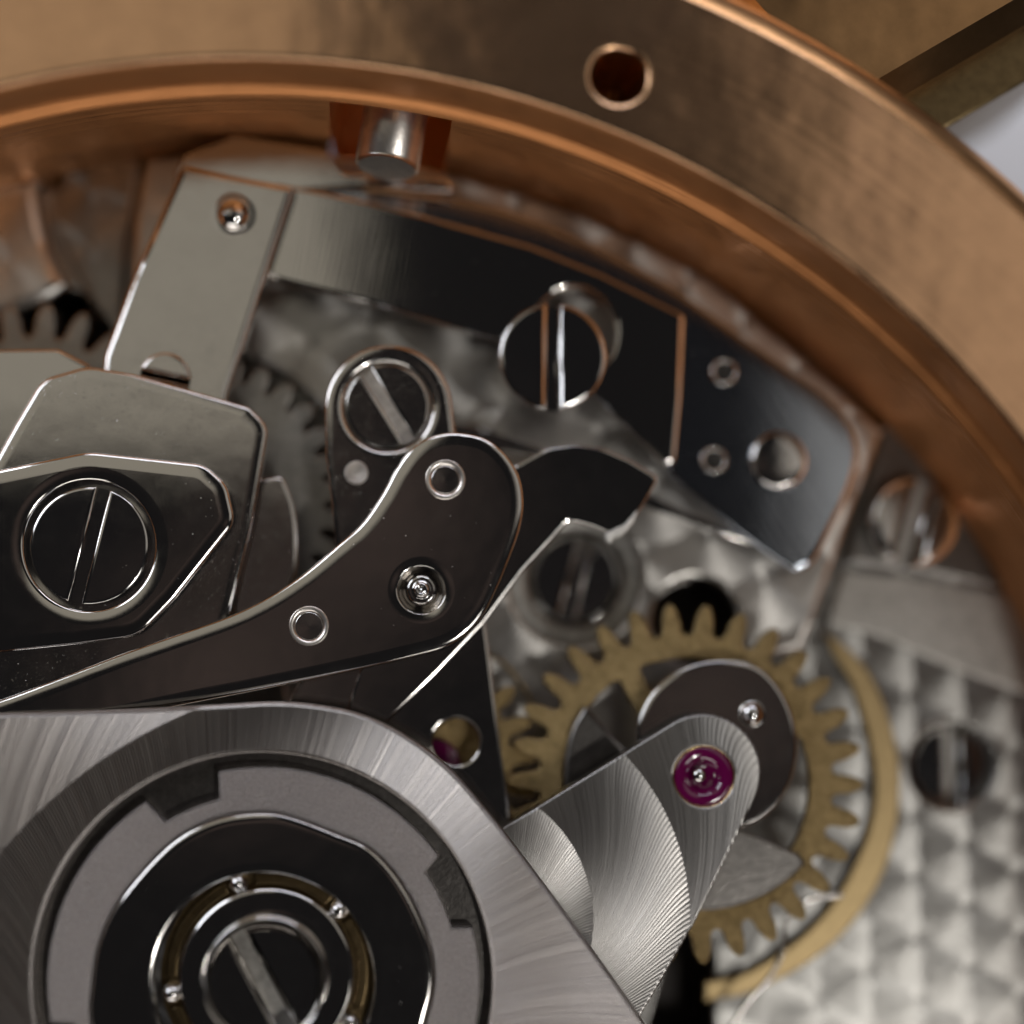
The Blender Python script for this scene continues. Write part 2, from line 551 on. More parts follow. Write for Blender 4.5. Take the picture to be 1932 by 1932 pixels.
def screw_mesh(name, px, py, r, z, ang, slot_px, mat, parent=None, depth=0.3, th=0.5, bevel=0.045, slot_mat=None, tilt=(0, 0), slot_part=True):
    """slotted screw head: two half discs over a slot floor. ang = slot direction in degrees (picture, anticlockwise from right)"""
    C = P(px, py, z); s = SC(px, py, z); R = r * s; h = slot_px * s / 2
    a = math.radians(ang); u = Vector((math.cos(a), math.sin(a))); w = Vector((-u.y, u.x))
    mb = MB()
    t0 = math.asin(h / R)
    for sg in (1, -1):
        pts = []
        n = 48
        for i in range(n + 1):
            t = t0 + (PI - 2 * t0) * i / n
            q = u * (R * math.cos(t)) + w * (sg * R * math.sin(t)); pts.append((C.x + q.x, C.y + q.y))
        mb.solid(pts, [], z, depth + 0.02, bevel, tilt=tilt)
    mb.lathe(C, [(R, z - th), (R, z - depth - 0.02)], 64)
    o = mb.build(name, mat, parent)
    fl = MB().cap(C, R - 0.003, z - depth, 64).build('slot_floor', slot_mat or M['slot'], o)
    return o


def gear_outline(C, R, root, n, phase, skew=0.0, fat=1.0):
    pts = []
    hgt = R - root
    pr = [(-0.50, 0.0), (-0.37, 0.02), (-0.285, 0.09), (-0.245, 0.25), (-0.23, 0.45), (-0.20, 0.62), (-0.15, 0.80), (-0.085, 0.94), (0.0, 1.0)]
    pr += [(-f, h) for f, h in reversed(pr[1:-1])]
    for i in range(n):
        for f, h in pr:
            ff = f * (fat if 0 < h <= 1 else 1)
            a = phase + 2 * PI / n * (i + ff + skew * h)
            r = root + hgt * h
            pts.append((C[0] + r * math.cos(a), C[1] + r * math.sin(a)))
    return pts


# ------------------------------------------------------------------ setting
t = P(966, 966, -9)
o = MB().solid([(t.x - 90, t.y - 90), (t.x + 90, t.y - 90), (t.x + 90, t.y + 90), (t.x - 90, t.y + 90)], [], -9, 0.5, 0.05).build('tabletop', M['table'])
o['kind'] = 'structure'; o['label'] = 'pale blurred table surface beyond the watch case'

# ------------------------------------------------------------------ watch case
ZB = 5.5
cb = P(466, 1969, ZB); RS = (P(466, 109, ZB) - cb).length / 1860
CB = Vector((cb.x, cb.y))
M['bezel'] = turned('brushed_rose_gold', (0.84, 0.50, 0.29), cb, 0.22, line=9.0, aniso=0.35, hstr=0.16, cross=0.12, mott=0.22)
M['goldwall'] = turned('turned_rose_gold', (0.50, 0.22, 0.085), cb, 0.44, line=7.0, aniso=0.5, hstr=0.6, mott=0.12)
M['goldedge'] = turned('polished_rose_gold', (0.85, 0.45, 0.20), cb, 0.32, line=2.0, aniso=0.1, hstr=0.1, mott=0.1)
M['lug'] = turned('painted_dark_gold', (0.42, 0.24, 0.11), cb, 0.28, line=1.0, aniso=0.1, hstr=0.1, mott=0.3)  # same gold, darkened in its colour for the lug's dark reflection
case = thing('watch_case', 'rose gold watch case ring with brushed rim and one screw hole, framing the movement', 'watch case', 466, 1969, -5)
Ri = 1860 * RS; Ro = 2162 * RS


c3_ = P(484, 1934, 0.9); r3 = (P(484, 282, 0.9) - c3_).length * 0.5 + (P(1652, 766, 0.9) - c3_).length * 0.5
CB3 = Vector((c3_.x, c3_.y))


def lean(mb):
    """the case wall's axis follows the case centre from rim to plate"""
    d = CB3 - CB
    mb.v = [(x + d.x * (ZB - max(z, .9)) / (ZB - .9), y + d.y * (ZB - max(z, .9)) / (ZB - .9), z) for x, y, z in mb.v]
    return mb


def rc(py_top, px, z):
    """case radius so that the circle passes the picture point"""
    q = P(px, py_top, z); return (Vector((q.x, q.y)) - CB).length


def wc(r, n, c=None):
    c = c or CB
    return [(c.x + r * math.cos(2 * PI * i / n), c.y + r * math.sin(2 * PI * i / n)) for i in range(n)]


hp = P(1168, 143, ZB); hs = SC(1168, 143, ZB)
hole_r = 53 * hs
MB().solid(wc(Ro, 240), [wc(Ri, 240), [(hp.x + hole_r * math.cos(2 * PI * i / 40), hp.y + hole_r * math.sin(2 * PI * i / 40)) for i in range(40)]],
           ZB, 0.5, 0.02, hole_bevel=0.05).build('case_rim', M['bezel'], case)
MB().lathe(hp, [(hole_r * 1.02, ZB - 0.12), (hole_r * 0.86, ZB - 0.45), (hole_r * 0.62, ZB - 0.75), (hole_r * 0.50, ZB - 1.3), (0.01, ZB - 1.5)], 40).build('screw_hole', M['lug'], case)
_c = CB + (CB3 - CB) * ((ZB - 4.2) / (ZB - .9)); _q = P(470, 169, 4.2); r2 = (Vector((_q.x, _q.y)) - _c).length

MB().lathe(CB, [(2232 * RS, -7.5), (2236 * RS, 3.5), (2232 * RS, 4.7), (2215 * RS, 5.15), (2190 * RS, 5.38), (Ro, 5.45)], 240).build('outer_edge', M['goldedge'], case)
a_st = math.atan2((P(738, 250, 2.0).y - CB3.y), (P(738, 250, 2.0).x - CB3.x))
wst = 1.05 / r3
mb = MB()
wall = [(Ri - 0.0, ZB - 0.04), (Ri - 0.03, ZB - 0.3), (r2 + 0.08, 4.34), (r2 + 0.05, 4.2), (r2 - 0.02, 4.12), (r2 - 0.04, 4.06), (r2 - 0.05, 4.0), (r3 + 0.06, 1.2), (r3 + 0.03, 0.9), (r3 + 0.03, -1.5)]
mb.lathe(CB, [(r, z) for r, z in wall], 420, skip=lambda k, a: k in (7, 8, 9) and abs((a - a_st + PI) % (2 * PI) - PI) < wst, sharp=())
mb.f = [f[::-1] for f in mb.f]
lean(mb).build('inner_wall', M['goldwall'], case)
# the opening for the stem: a dark cavity with gilt cheeks
er = Vector((math.cos(a_st), math.sin(a_st))); et = Vector((-er.y, er.x))
def rp(r, t_, z):
    q = CB + (CB3 - CB) * ((ZB - max(z, .9)) / (ZB - .9)) + er * r + et * t_
    return (q.x, q.y, z)
def wr(z): return r3 + 0.06 + (r2 - 0.05 - r3 - 0.06) * (z - 1.2) / 2.8
mb = MB(); w_ = 1.16
for a_, b_, c_, d_ in (((r3 + .0, -w_), (r3 + .0, w_), (r3 + 1.6, w_), (r3 + 1.6, -w_)),):
    lo = [rp(wr(.9), a_[1], -0.6), rp(wr(.9), b_[1], -0.6), rp(c_[0], c_[1], -0.6), rp(d_[0], d_[1], -0.6)]
    hi = [rp(wr(4.0), a_[1], 4.0), rp(wr(4.0), b_[1], 4.0), rp(c_[0], c_[1], 4.0), rp(d_[0], d_[1], 4.0)]
    mb.v += lo + hi; mb.f += [(0, 1, 2, 3), (1, 2, 6, 5), (2, 3, 7, 6), (3, 0, 4, 7), (4, 5, 6, 7)]; mb.s += [False] * 5
mb.build('stem_opening', M['goldedge'], case)
lug = fillet([(1000, -400), (1500, 150), (1640, 212), (2000, 2), (2300, -500)])
plate('lug', lug, 4.2, 6.5, M['lug'], bevel=0.42, parent=case, chamfer=True, seg=2)
plate('lug_base', [(x + 62, y + 78) for x, y in lug], 3.2, 5.5, M['bronze_dark'], bevel=0.05, parent=case)

st = thing('crown_stem', 'blurred polished steel winding stem crossing the opening in the gold case wall', 'winding stem', 735, 250, 1.9)
def radial_cyl(r0, r1, rad, z, taper=1.0):
    mb = MB(); n = 40; rs = [(r0, rad * 0.9), (r0 + 0.06, rad), (r1 - .06, rad * taper), (r1, rad * taper * .9)]
    prev = None
    for r, q in rs:
        cur = len(mb.v)
        mb.v += [rp(r, TO + q * math.cos(2 * PI * k / n), z + q * math.sin(2 * PI * k / n)) for k in range(n)]
        if prev is not None: mb.strip(prev, cur, n)
        else: mb.f.append(tuple(range(cur, cur + n))); mb.s.append(False)
        prev = cur
    return mb
TO = 0.0
radial_cyl(r3 - 0.95, r3 + 1.4, 0.56, 2.75).build('shaft', M['pin'], st)

# ------------------------------------------------------------------ base plates
hole_shade = MB().solid(wc(r3 - 0.3, 120, CB3), [], -1.6, 0.3, 0.02).build('hole_shade_plate', M['black'])  # plate added below the holes, its black colour paints their shade
tag(hole_shade, 'plate below the deep holes, coloured near black for the shade in them', 'plate')
holes = [circ(1797, 1445, 82), circ(1312, 1185, 95), fillet([(1215, 1960), (1290, 1700, 20), (1330, 1740, 10), (1348, 1810, 20), (1345, 1975)]),
         fillet([(-40, 615), (60, 585), (135, 545, 8), (165, 560, 5), (190, 600, 6), (215, 605), (235, 700), (180, 760), (-40, 760)])]
mp = MB().solid(wc(r3 - 0.01, 240, CB3), [W2(h, 0.0) for h in holes], 0.0, 1.5, 0.05).build('main_plate', M['perl'])
tag(mp, 'pale circular-grained main plate lying lowest in the movement, blurred at lower right', 'main plate')

# raised grained bridge under the levers
arc = []
for a in range(58, 112, 2):
    q = CB3 + Vector((math.cos(math.radians(a)), math.sin(math.radians(a)))) * (r3 - 0.02)
    arc.append((q.x, q.y))
zD = 0.7
edge = W2([(1512, 1224), (1580, 1040), (1622, 925), (1664, 815)], zD)
arc = [p for p in arc if p[0] < edge[-1][0] - 0.02 and p[0] > P(255, 300, zD).x]
low = W2([(255, 420), (250, 560)] + circ(372, 945, 291, 40, 100, -60) + [(600, 1700), (1150, 1900), (1190, 1700), (1215, 1560), (1330, 1330), (1440, 1240)], zD)
hol = [W2(circ(1085, 1092, 126), zD), W2(circ(1312, 1172, 82), zD)]
gb = thing('grained_bridge', 'grey circular-grained bridge under the polished levers with two round holes', 'bridge', 1100, 1000, 0)
MB().solid(edge + arc + low, hol, zD, 0.72, 0.07).build('bridge_body', M['perl_fine'], gb)
mb = MB(); q = P(1085, 1092, 0.5); s = SC(1085, 1092, 0.5)
mb.lathe(q, [(127 * s, 0.50), (100 * s, 0.50), (92 * s, 0.46), (90 * s, 0.05)], 72); mb.f = [f[::-1] for f in mb.f]
mb.build('counterbore', M['satin'], gb)
mb = MB(); q = P(1312, 1172, zD); s = SC(1312, 1172, zD)
# low raised lip round the recess
mb = MB()
pts = [P(1262 + 120 * math.cos(math.radians(a)) + 50, 1235 - 140 * math.sin(math.radians(a)), zD) for a in range(95, 172, 4)]
mb.tube([(p.x, p.y, zD + 0.0) for p in pts], 0.05, 8).build('recess_lip', M['satin'], gb)
tag(screw_mesh('recessed_screw', 1087, 1092, 82, 0.36, 76, 24, M['mirror'], slot_mat=M['polish_soft']), 'dark slotted screw sunk in a counterbore beside the pointed beak lever', 'screw', 'slotted steel screws')

# upper left raised plate with a bright curved edge
lp = smooth_path([(-60, 330, 0), (72, 335, 0), (76, 385), (86, 440), (103, 495), (128, 540, 0), (60, 575, 0), (-60, 610, 0)], sub=5)
ul = plate('stepped_plate', lp, 0.55, 0.5, M['perl_fine'], bevel=0.14)
tag(ul, 'grey blurred stepped plate with a bright curved edge at the upper left rim', 'plate')
# small triangular faceted piece between
fc = fillet([(128, 300), (262, 300), (235, 470, 10), (225, 640), (160, 545), (100, 420, 10)])
tag(plate('grained_segment', fc, 0.32, 0.3, M['perl'], bevel=0.05), 'grey grained wedge between the bright curved edge and the tall steel plate', 'plate')

# dark sector with a screw on the right
ds = fillet([(1662, 812), (1735, 770, 15), (1800, 850), (1850, 930), (1888, 1030), (1900, 1112, 6), (1760, 1082), (1600, 1062, 8)])
tag(plate('sector_plate', ds, 0.42, 0.4, M['dark_satin'], bevel=0.05, tilt=(-0.03, 0.03)), 'dark steel sector plate against the gold case wall at right', 'plate')
sr = thing('cheese_head_screw', 'bright rounded screw with a wide slot on the dark sector plate at right', 'screw', 1727, 985, 0.42, 'slotted steel screws')
screw_mesh('head', 1727, 985, 84, 0.85, 74, 30, M['polish_soft'], parent=sr, bevel=0.13, slot_mat=M['satin'], depth=0.28)
tag(screw_mesh('sunken_screw', 1797, 1445, 78, -0.35, 90, 26, M['mirror'], slot_mat=M['satin']), 'blurred dark screw with vertical slot sunk in the grained plate at lower right', 'screw', 'slotted steel screws')
# raised satin area between sector and perlage
sat = smooth_path([(1592, 1072, 0), (1760, 1092, 0), (1905, 1122, 0), (1990, 1260, 0), (1990, 1330, 0), (1800, 1260), (1640, 1195), (1560, 1180, 0)], sub=5)
tag(plate('satin_plate', sat, 0.16, 0.16, M['satin'], bevel=0.05), 'plain satin grey plate between the dark sector and the grained pattern', 'plate')

# ------------------------------------------------------------------ wheels low down
def wheel_thing(name, label, px, py, z, R, root, n, ph, th, mat, cut=None, group=None, fat=1.0, hub=None):
    t_ = thing(name, label, 'gear wheel', px, py, z - th, group)
    C = P(px, py, z); s_ = SC(px, py, z)
    holes_ = []
    if cut:
        r_in, r_out, k, a0, half = cut
        for i in range(k):
            a = a0 + 2 * PI * i / k; b_ = a0 + 2 * PI * (i + 1) / k
            ro, ri = r_out * s_, r_in * s_; w_s = half * s_
            pts_ = []
            ao = math.asin(w_s / ro); ai = math.asin(w_s / ri)
            for q_ in range(19):
                t2 = a + ao + (b_ - a - 2 * ao) * q_ / 18; pts_.append((ro * math.cos(t2), ro * math.sin(t2)))
            for q_ in range(13):
                t2 = b_ - ai + (a - b_ + 2 * ai) * q_ / 12; pts_.append((ri * math.cos(t2), ri * math.sin(t2)))
            f_ = fillet([(x * 100, y * 100, 9) if j_ in (0, 18, 19, 31) else (x * 100, y * 100) for j_, (x, y) in enumerate(pts_)], 3)
            holes_.append([(C.x + x / 100, C.y + y / 100) for x, y in f_])
    MB().solid(gear_outline(C, R * s_, root * s_, n, ph, fat=fat), holes_, z, th, 0.03, seg=3).build('toothed_rim', mat, t_)
    if hub: MB().lathe(C, [(hub * s_, z - th), (hub * s_, z + .12), (hub * s_ * .8, z + .15), (0.01, z + .15)], 32).build('hub', M['polish'], t_)
    return t_


gk = 'brass gear wheels'
wheel_thing('brass_gear', 'large brass spoked gear wheel beneath the ruby bridge', 1296, 1477, 1.52, 339, 278, 30, math.radians(-0.9), 0.20, M['brass'], cut=(70, 234, 4, math.radians(118), 22), group=gk, fat=1.2)
wheel_thing('small_brass_gear', 'smaller brass gear wheel meshing with the large one, mostly under the black triangular plate', 780, 1440, 1.36, 240, 186, 22, math.radians(3.5), 0.2, M['brass'], group=gk, fat=1.2)
wheel_thing('steel_gear', 'blurred grey steel gear wheel behind the pillar cock and left levers', 372, 945, 1.05, 284, 236, 30, math.radians(4), 0.25, M['satin'], fat=1.5, group='steel gear wheels')
wheel_thing('setting_gear', 'blurred steel gear wheel in a dark recess at the left edge', 60, 830, 0.75, 262, 196, 22, math.radians(3), 0.9, M['satin'], fat=1.25, group='steel gear wheels')
# ruby under the small wheel, seen in the round hole of the triangular plate
rb = thing('hidden_jewel', 'purple ruby edge peeping through the round hole of the triangular plate', 'jewel', 828, 1432, 1.16)
q = P(822, 1440, 1.3); s = SC(822, 1440, 1.3)
MB().lathe(q, [(46 * s, 1.30), (46 * s, 1.48), (40 * s, 1.51), (0.01, 1.51)], 40).build('ruby_disc', M['ruby'], rb)

# brass ring arc at lower right
outer_a = [(1555, 1192), (1600, 1222), (1640, 1268), (1672, 1335), (1695, 1420), (1699, 1500), (1688, 1585), (1660, 1665), (1612, 1740), (1550, 1800), (1470, 1850), (1400, 1878), (1330, 1890)]
inner_a = [(1330, 1852), (1400, 1838), (1450, 1812), (1512, 1768), (1565, 1712), (1608, 1640), (1640, 1560), (1651, 1480), (1640, 1400), (1622, 1335), (1600, 1280), (1572, 1235)]
tag(plate('brass_ring', smooth_path([(x, y, 0) if i in (0, 12) else (x, y) for i, (x, y) in enumerate(outer_a)][:13] + [(x, y, 0) if i == 0 else (x, y) for i, (x, y) in enumerate(inner_a)], sub=4), 0.22, 0.08, M['brass_soft'], bevel=0.03),
    'blurred thin brass ring arc curving round outside the large toothed wheel', 'brass ring')
mb = MB(); pts = smooth_path([(1590, 1690), (1520, 1700), (1480, 1745), (1478, 1790), (1455, 1840), (1415, 1885), (1370, 1950)], closed=False)
mb.tube([tuple(P(x, y, 0.85)) for x, y in pts], 0.045, 8)
tag(mb.build('wire_spring', M['polish_soft']), 'thin dark wire spring crossing the blurred brass ring near the bottom', 'spring')
mb = MB(); pts = smooth_path([(915, 1235), (945, 1248), (975, 1280), (1000, 1320), (1013, 1360)], closed=False)
mb.tube([tuple(P(x, y, 0.95)) for x, y in pts], 0.035, 8)
tag(mb.build('brass_wire', M['brass']), 'thin brass wire arc between the black triangular plate and the large brass wheel', 'wire')
mb = MB()
bar = W2(fillet([(856, 795), (900, 806), (1030, 846), (1030, 866), (900, 842), (850, 820)]), 1.2)
mb.solid(bar, [], 1.2, 0.1, 0.02)
tag(mb.build('blade_spring', M['polish']), 'dark straight blade spring behind the head of the curved lever', 'spring')
mb = MB()
bar = W2(fillet([(1215, 930), (1290, 962), (1420, 1012), (1415, 1028), (1280, 978), (1205, 952)]), 1.2)
mb.solid(bar, [], 1.2, 0.1, 0.02)
tag(mb.build('blade_spring', M['polish']), 'dark blade spring running from the beak tip to the blue-tinged lever', 'spring')
# tab added and tilted to stand for a bright reflection
tag(plate('reflection_tab', fillet([(884, 803), (908, 770, 3), (955, 768, 3), (925, 812, 3)]), 1.0, 0.2, M['satin'], bevel=0.02, tilt=(0.25, -0.12)), 'small pale tilted tab added for a bright reflection beside the pillar cock', 'tab')

# ------------------------------------------------------------------ polished plates, upper part
B_out = smooth_path([(560, 340, 0), (640, 346), (804, 368), (937, 390), (1069, 438), (1180, 492), (1278, 546), (1344, 592), (1407, 638), (1493, 700), (1559, 748), (1592, 781), (1614, 818), (1622, 865), (1602, 935), (1569, 1003), (1540, 1056), (1524, 1072), (1503, 1078), (1480, 1066), (1410, 1017, 0), (1262, 893, 0), (1200, 820, 0), (1240, 640, 0), (900, 440, 0), (560, 385, 0)], sub=5)
bt = thing('end_piece_lever', 'dark polished lever plate, sky-blue reflection in its colour, with two small rivets and a domed stud', 'lever plate', 1450, 850, 1.0)
plate('plate', B_out, 1.35, 0.3, M['lapped2'], bevel=0.085, parent=bt, tilt=(0.004, 0.0))
for x, y, r in ((1366, 702, 25), (1347, 868, 25)):
    q = P(x, y, 1.35); s = SC(x, y, 1.35); mb = MB()
    mb.lathe(q, [(r * s, 1.34), (r * s * .97, 1.37), (r * s * .84, 1.378), (r * s * .78, 1.362), (0.01, 1.362)], 32, sharp=(3,))
    mb.build('rivet', M['polish_soft'], bt)
q = P(1469, 868, 1.35); s = SC(1469, 868, 1.35)
MB().lathe(q, [(55 * s, 1.33), (54 * s, 1.41), (50 * s, 1.45), (46 * s, 1.462), (20 * s, 1.47), (0.01, 1.472)], 48).build('domed_stud', M['polish'], bt)

A_out = fillet([(520, 345), (640, 368), (804, 407, 200), (1003, 463), (1135, 516), (1292, 594, 14), (1285, 750), (1272, 893, 14), (1128, 752), (1060, 690), (940, 641, 8), (837, 613), (700, 572), (506, 524)])
slot_hole = circ(1084, 622, 80)
tag(plate('arched_lever', A_out, 1.68, 0.32, M['lapped'], [smooth_path([(1079, 541), (1118, 549), (1150, 580), (1162, 622), (1150, 672), (1110, 702), (1060, 700), (1015, 660), (1010, 600), (1040, 556)])], bevel=0.05),
    'long arched black polished lever plate with a rounded slot behind the upright-slot screw', 'lever plate')
tag(plate('detent_spring', fillet([(330, 322), (345, 295, 6), (440, 253, 10), (618, 287, 16), (648, 326, 16), (845, 338, 8), (862, 362, 6), (700, 352), (560, 362), (330, 345)]), 1.50, 0.14, M['polish'], bevel=0.05, tilt=(0.0, 0.05)),
    'grey stepped flat spring arm reaching along the gold case wall at top', 'flat spring')
C_out = fillet([(344, 312, 5), (556, 352, 6), (430, 741), (420, 900), (180, 900), (196, 670), (250, 520)])
ct = thing('tall_cover_plate', 'tall grey polished cover plate with a domed pin near its top', 'cover plate', 380, 560, 1.6)
plate('plate', C_out, 1.98, 0.28, M['polish_soft'], bevel=0.08, parent=ct)
q = P(440, 405, 1.98); s = SC(440, 405, 1.98)
MB().lathe(q, [(42 * s, 1.982), (37 * s, 1.985), (34 * s, 1.99)], 40).build('pin_seat', M['mirror'], ct)
MB().dome(q, 31 * s, 1.98, 0.22, 40).build('domed_pin', M['mirror'], ct)
tag(screw_mesh('half_hidden_screw', 310, 712, 48, 2.08, 168, 12, M['polish_soft'], depth=0.1, th=0.12), 'small dark screw half hidden behind the upper edge of the left cover', 'screw', 'slotted steel screws')

# pillar screw with upright slot
ps = thing('pillar_screw', 'large black mirror-polished screw with upright slot at the arched lever', 'screw', 1043, 672, 0.7, 'slotted steel screws')
screw_mesh('head', 1043, 672, 101, 2.15, 89.5, 23, M['mirror'], parent=ps, th=1.4, bevel=0.05, depth=0.35, slot_mat=M['mirror'])

# ------------------------------------------------------------------ left stack
tag(plate('rear_cover_plate', fillet([(-60, 660), (110, 658, 30), (172, 690, 20), (190, 760), (60, 960), (-60, 960)]), 2.08, 0.06, M['polish'], bevel=0.05), 'grey rear cover plate with rounded corner at the left edge', 'cover plate')
F2 = fillet([(-60, 960), (28, 800, 120), (78, 715, 60), (165, 690, 90), (250, 705, 60), (470, 768, 20), (507, 805, 40), (478, 975), (425, 1200), (300, 1290), (-60, 1340)])
tag(plate('front_cover_plate', F2, 2.37, 0.28, M['polish_pit'], bevel=0.06, crown=0.12), 'broad polished cover plate fading from grey to black beneath the screwed clamp', 'cover plate')
F4 = smooth_path([(470, 900, 0), (500, 903), (530, 900), (545, 925), (556, 958), (562, 1019), (559, 1082), (540, 1130, 0), (440, 1210, 0), (440, 1000, 0)], sub=5)
tag(plate('tongue_plate', F4, 1.95, 0.25, M['polish_pit'], bevel=0.05), 'small dark tongue-shaped plate between the front cover and curved lever', 'plate')
F3 = fillet([(-60, 898), (165, 852, 120), (385, 876, 60), (428, 915, 50), (444, 985, 45), (330, 1130, 60), (262, 1200, 90), (140, 1216, 60), (-60, 1236)])
tag(plate('screwed_clamp', F3, 2.72, 0.34, M['polish'], [circ(168, 1029, 124)], bevel=0.06, crown=0.16, hole_bevel=0.05), 'black polished clamp plate with chamfered corner, held by a large screw', 'clamp')
q = P(168, 1029, 2.4); s = SC(168, 1029, 2.4)
tag(screw_mesh('clamp_screw', 168, 1029, 112, 2.68, 77, 25, M['mirror'], bevel=0.04, depth=0.14, th=0.3, slot_mat=M['mirror']), 'large dark screw with slanted slot set in the black clamp at left', 'screw', 'slotted steel screws')

# ------------------------------------------------------------------ pillar cock
J_out = circ(733, 771, 120.5, 40, 180, 4) + [(868, 880), (820, 1040), (634, 1045), (626, 960), (614, 860)]
jt = thing('pillar_cock', 'round-topped polished cock plate with a diagonal-slot screw and small plug', 'cock', 735, 820, 1.0)
plate('plate', J_out, 2.28, 0.34, M['polish_pit'], [circ(731, 767, 84)], bevel=0.06, parent=jt, crown=0.05, tilt=(-0.035, 0.012))
q = P(672, 892, 2.28); s = SC(672, 892, 2.28)
MB().lathe(q, [(22.5 * s, 2.281), (20 * s, 2.30), (18 * s, 2.288), (0.01, 2.288)], 28).build('plug', M['slot'], jt)
tag(screw_mesh('cock_screw', 731, 766, 79, 2.24, -58, 24, M['polish_pit'], depth=0.07, th=0.6, bevel=0.03, tilt=(-0.035, 0.012)), 'dark screw with worn diagonal slot in the round-topped cock', 'screw', 'slotted steel screws')

# ------------------------------------------------------------------ triangular plate, beak lever, curved lever
I_out = fillet([(913, 1150), (940, 1370), (957, 1500), (964, 1556, 6), (800, 1620), (520, 1420), (548, 1315, 8), (575, 1270), (760, 1150)])
tag(plate('triangular_plate', I_out, 1.92, 0.20, M['polish'], [circ(860, 1400, 44)], bevel=0.035), 'black triangular plate with a round hole showing brass behind', 'plate')
H_out = fillet([(900, 900), (975, 877, 40), (1030, 846, 80), (1085, 838, 80), (1140, 846, 80), (1190, 868, 60), (1243, 900, 12), (1214, 953), (1188, 990, 8), (1156, 1008, 6), (1120, 993), (1075, 980, 26), (1046, 1013, 30), (986, 1079), (913, 1178, 60), (818, 1278), (700, 1392), (640, 1380), (700, 1200)])
ht = thing('beak_lever', 'dark polished lever ending in a broad hooked beak with a pale burr', 'lever', 1000, 1050, 1.95)
plate('arm', H_out, 2.25, 0.28, M['polish'], bevel=0.035, parent=ht)
mb = MB(); bp = [(1148, 1004), (1162, 996), (1176, 990), (1190, 974), (1196, 968), (1192, 984), (1180, 1000), (1170, 1008), (1160, 1010), (1157, 1018), (1150, 1016)]
bp = [(1176 + (x - 1176) * 1.25 + 2, 992 + (y - 992) * 1.25) for x, y in bp]
mb.solid(W2(bp, 2.27), [], 2.275, 0.2, 0.02, seg=2).build('burr', M['chip'], ht)

G_top = [(-60, 1336), (0, 1320), (116, 1277), (231, 1233), (331, 1198), (430, 1163), (496, 1132), (562, 1090), (600, 1060), (639, 1026), (682, 988), (722, 930), (748, 882), (775, 847), (806, 826), (844, 816), (877, 817), (920, 829), (957, 860), (981, 902), (988, 953), (980, 1000), (962, 1052), (938, 1110), (914, 1158), (884, 1194), (844, 1220), (771, 1241), (639, 1271), (500, 1300), (341, 1331), (100, 1380), (-60, 1400, 0)]
gt = thing('curved_lever', 'long curved black polished lever with rounded head, two ringed pins and central pivot', 'lever', 700, 1100, 2.35)
pv = (795, 1113)
plate('arm', smooth_path([(x[0], x[1], 0) if i == 0 else x for i, x in enumerate(G_top)], sub=5), 2.76, 0.34, M['polish'], [circ(795, 1113, 45, 56)], bevel=0.06, parent=gt, crown=0.14, hole_bevel=0.02)
for x, y in ((840, 905), (583, 1181)):
    q = P(x, y, 2.76); s = SC(x, y, 2.76)
    pn = MB().lathe(q, [(38 * s, 2.755), (37 * s, 2.785), (36 * s, 2.79), (28 * s, 2.775), (27 * s, 2.735)], 56).build('pin_ring', M['pin'], gt)
    MB().lathe(q, [(27 * s, 2.735), (26.8 * s, 2.765), (25 * s, 2.772), (0.01, 2.778)], 48, sharp=(2,)).build('pin_face', M['polish_soft'], pn)
q = P(pv[0], pv[1], 2.7); s = SC(pv[0], pv[1], 2.7)
mb = MB(); mb.lathe(q, [(45 * s, 2.45), (36 * s, 2.42), (34 * s, 2.40), (0.01, 2.40)], 48); mb.build('pivot_cup', M['polish'], gt)
MB().lathe(q, [(31 * s, 2.40), (31 * s, 2.60), (27 * s, 2.68), (22 * s, 2.70), (18 * s, 2.68), (16 * s, 2.70), (13 * s, 2.76), (8 * s, 2.78), (6.5 * s, 2.74), (5 * s, 2.74), (3 * s, 2.76), (0.005, 2.77)], 48).build('pivot', M['mirror'], gt)

# ------------------------------------------------------------------ cams over the brass wheel
cc_ = (1326, 1464)
def pol(r, a): return (cc_[0] + r * math.cos(math.radians(a)), cc_[1] - r * math.sin(math.radians(a)))
cam_o = [(1105, 1332, 3)] + [pol(262, a) for a in (158, 166, 174, 182, 190, 200)] + [pol(90, 215), pol(90, 245)] + [pol(255, a) for a in (250, 256, 262, 268, 275, 282, 290, 298, 306, 314, 320)] + [(1508, 1612, 8), (1460, 1590), (1405, 1568), pol(110, -60), pol(60, 0), pol(60, 90), (1184, 1420)]
tag(plate('pointed_cam', fillet(cam_o), 1.70, 0.13, M['dark_satin'], bevel=0.05, tilt=(0.0, 0.0)), 'steel cam with two sharp pointed wings between brass wheel and ruby bridge', 'cam')
mt = thing('steel_disc', 'dark polished steel disc with a small ball, partly under the ruby bridge', 'disc', 1350, 1400, 1.65)
M_out = smooth_path([(1200, 1392), (1208, 1348), (1232, 1305), (1275, 1268), (1325, 1249), (1380, 1245), (1425, 1254), (1462, 1284), (1492, 1335), (1505, 1390), (1502, 1440), (1484, 1494), (1449, 1538), (1409, 1560), (1340, 1560), (1260, 1520), (1215, 1460)], sub=5)
plate('disc', M_out, 1.94, 0.20, M['polish'], bevel=0.06, parent=mt)
q = P(1417, 1346, 1.92); s = SC(1417, 1346, 1.92)
MB().dome(q, 25 * s, 1.92, 0.25, 40).build('ball', M['mirror'], mt)

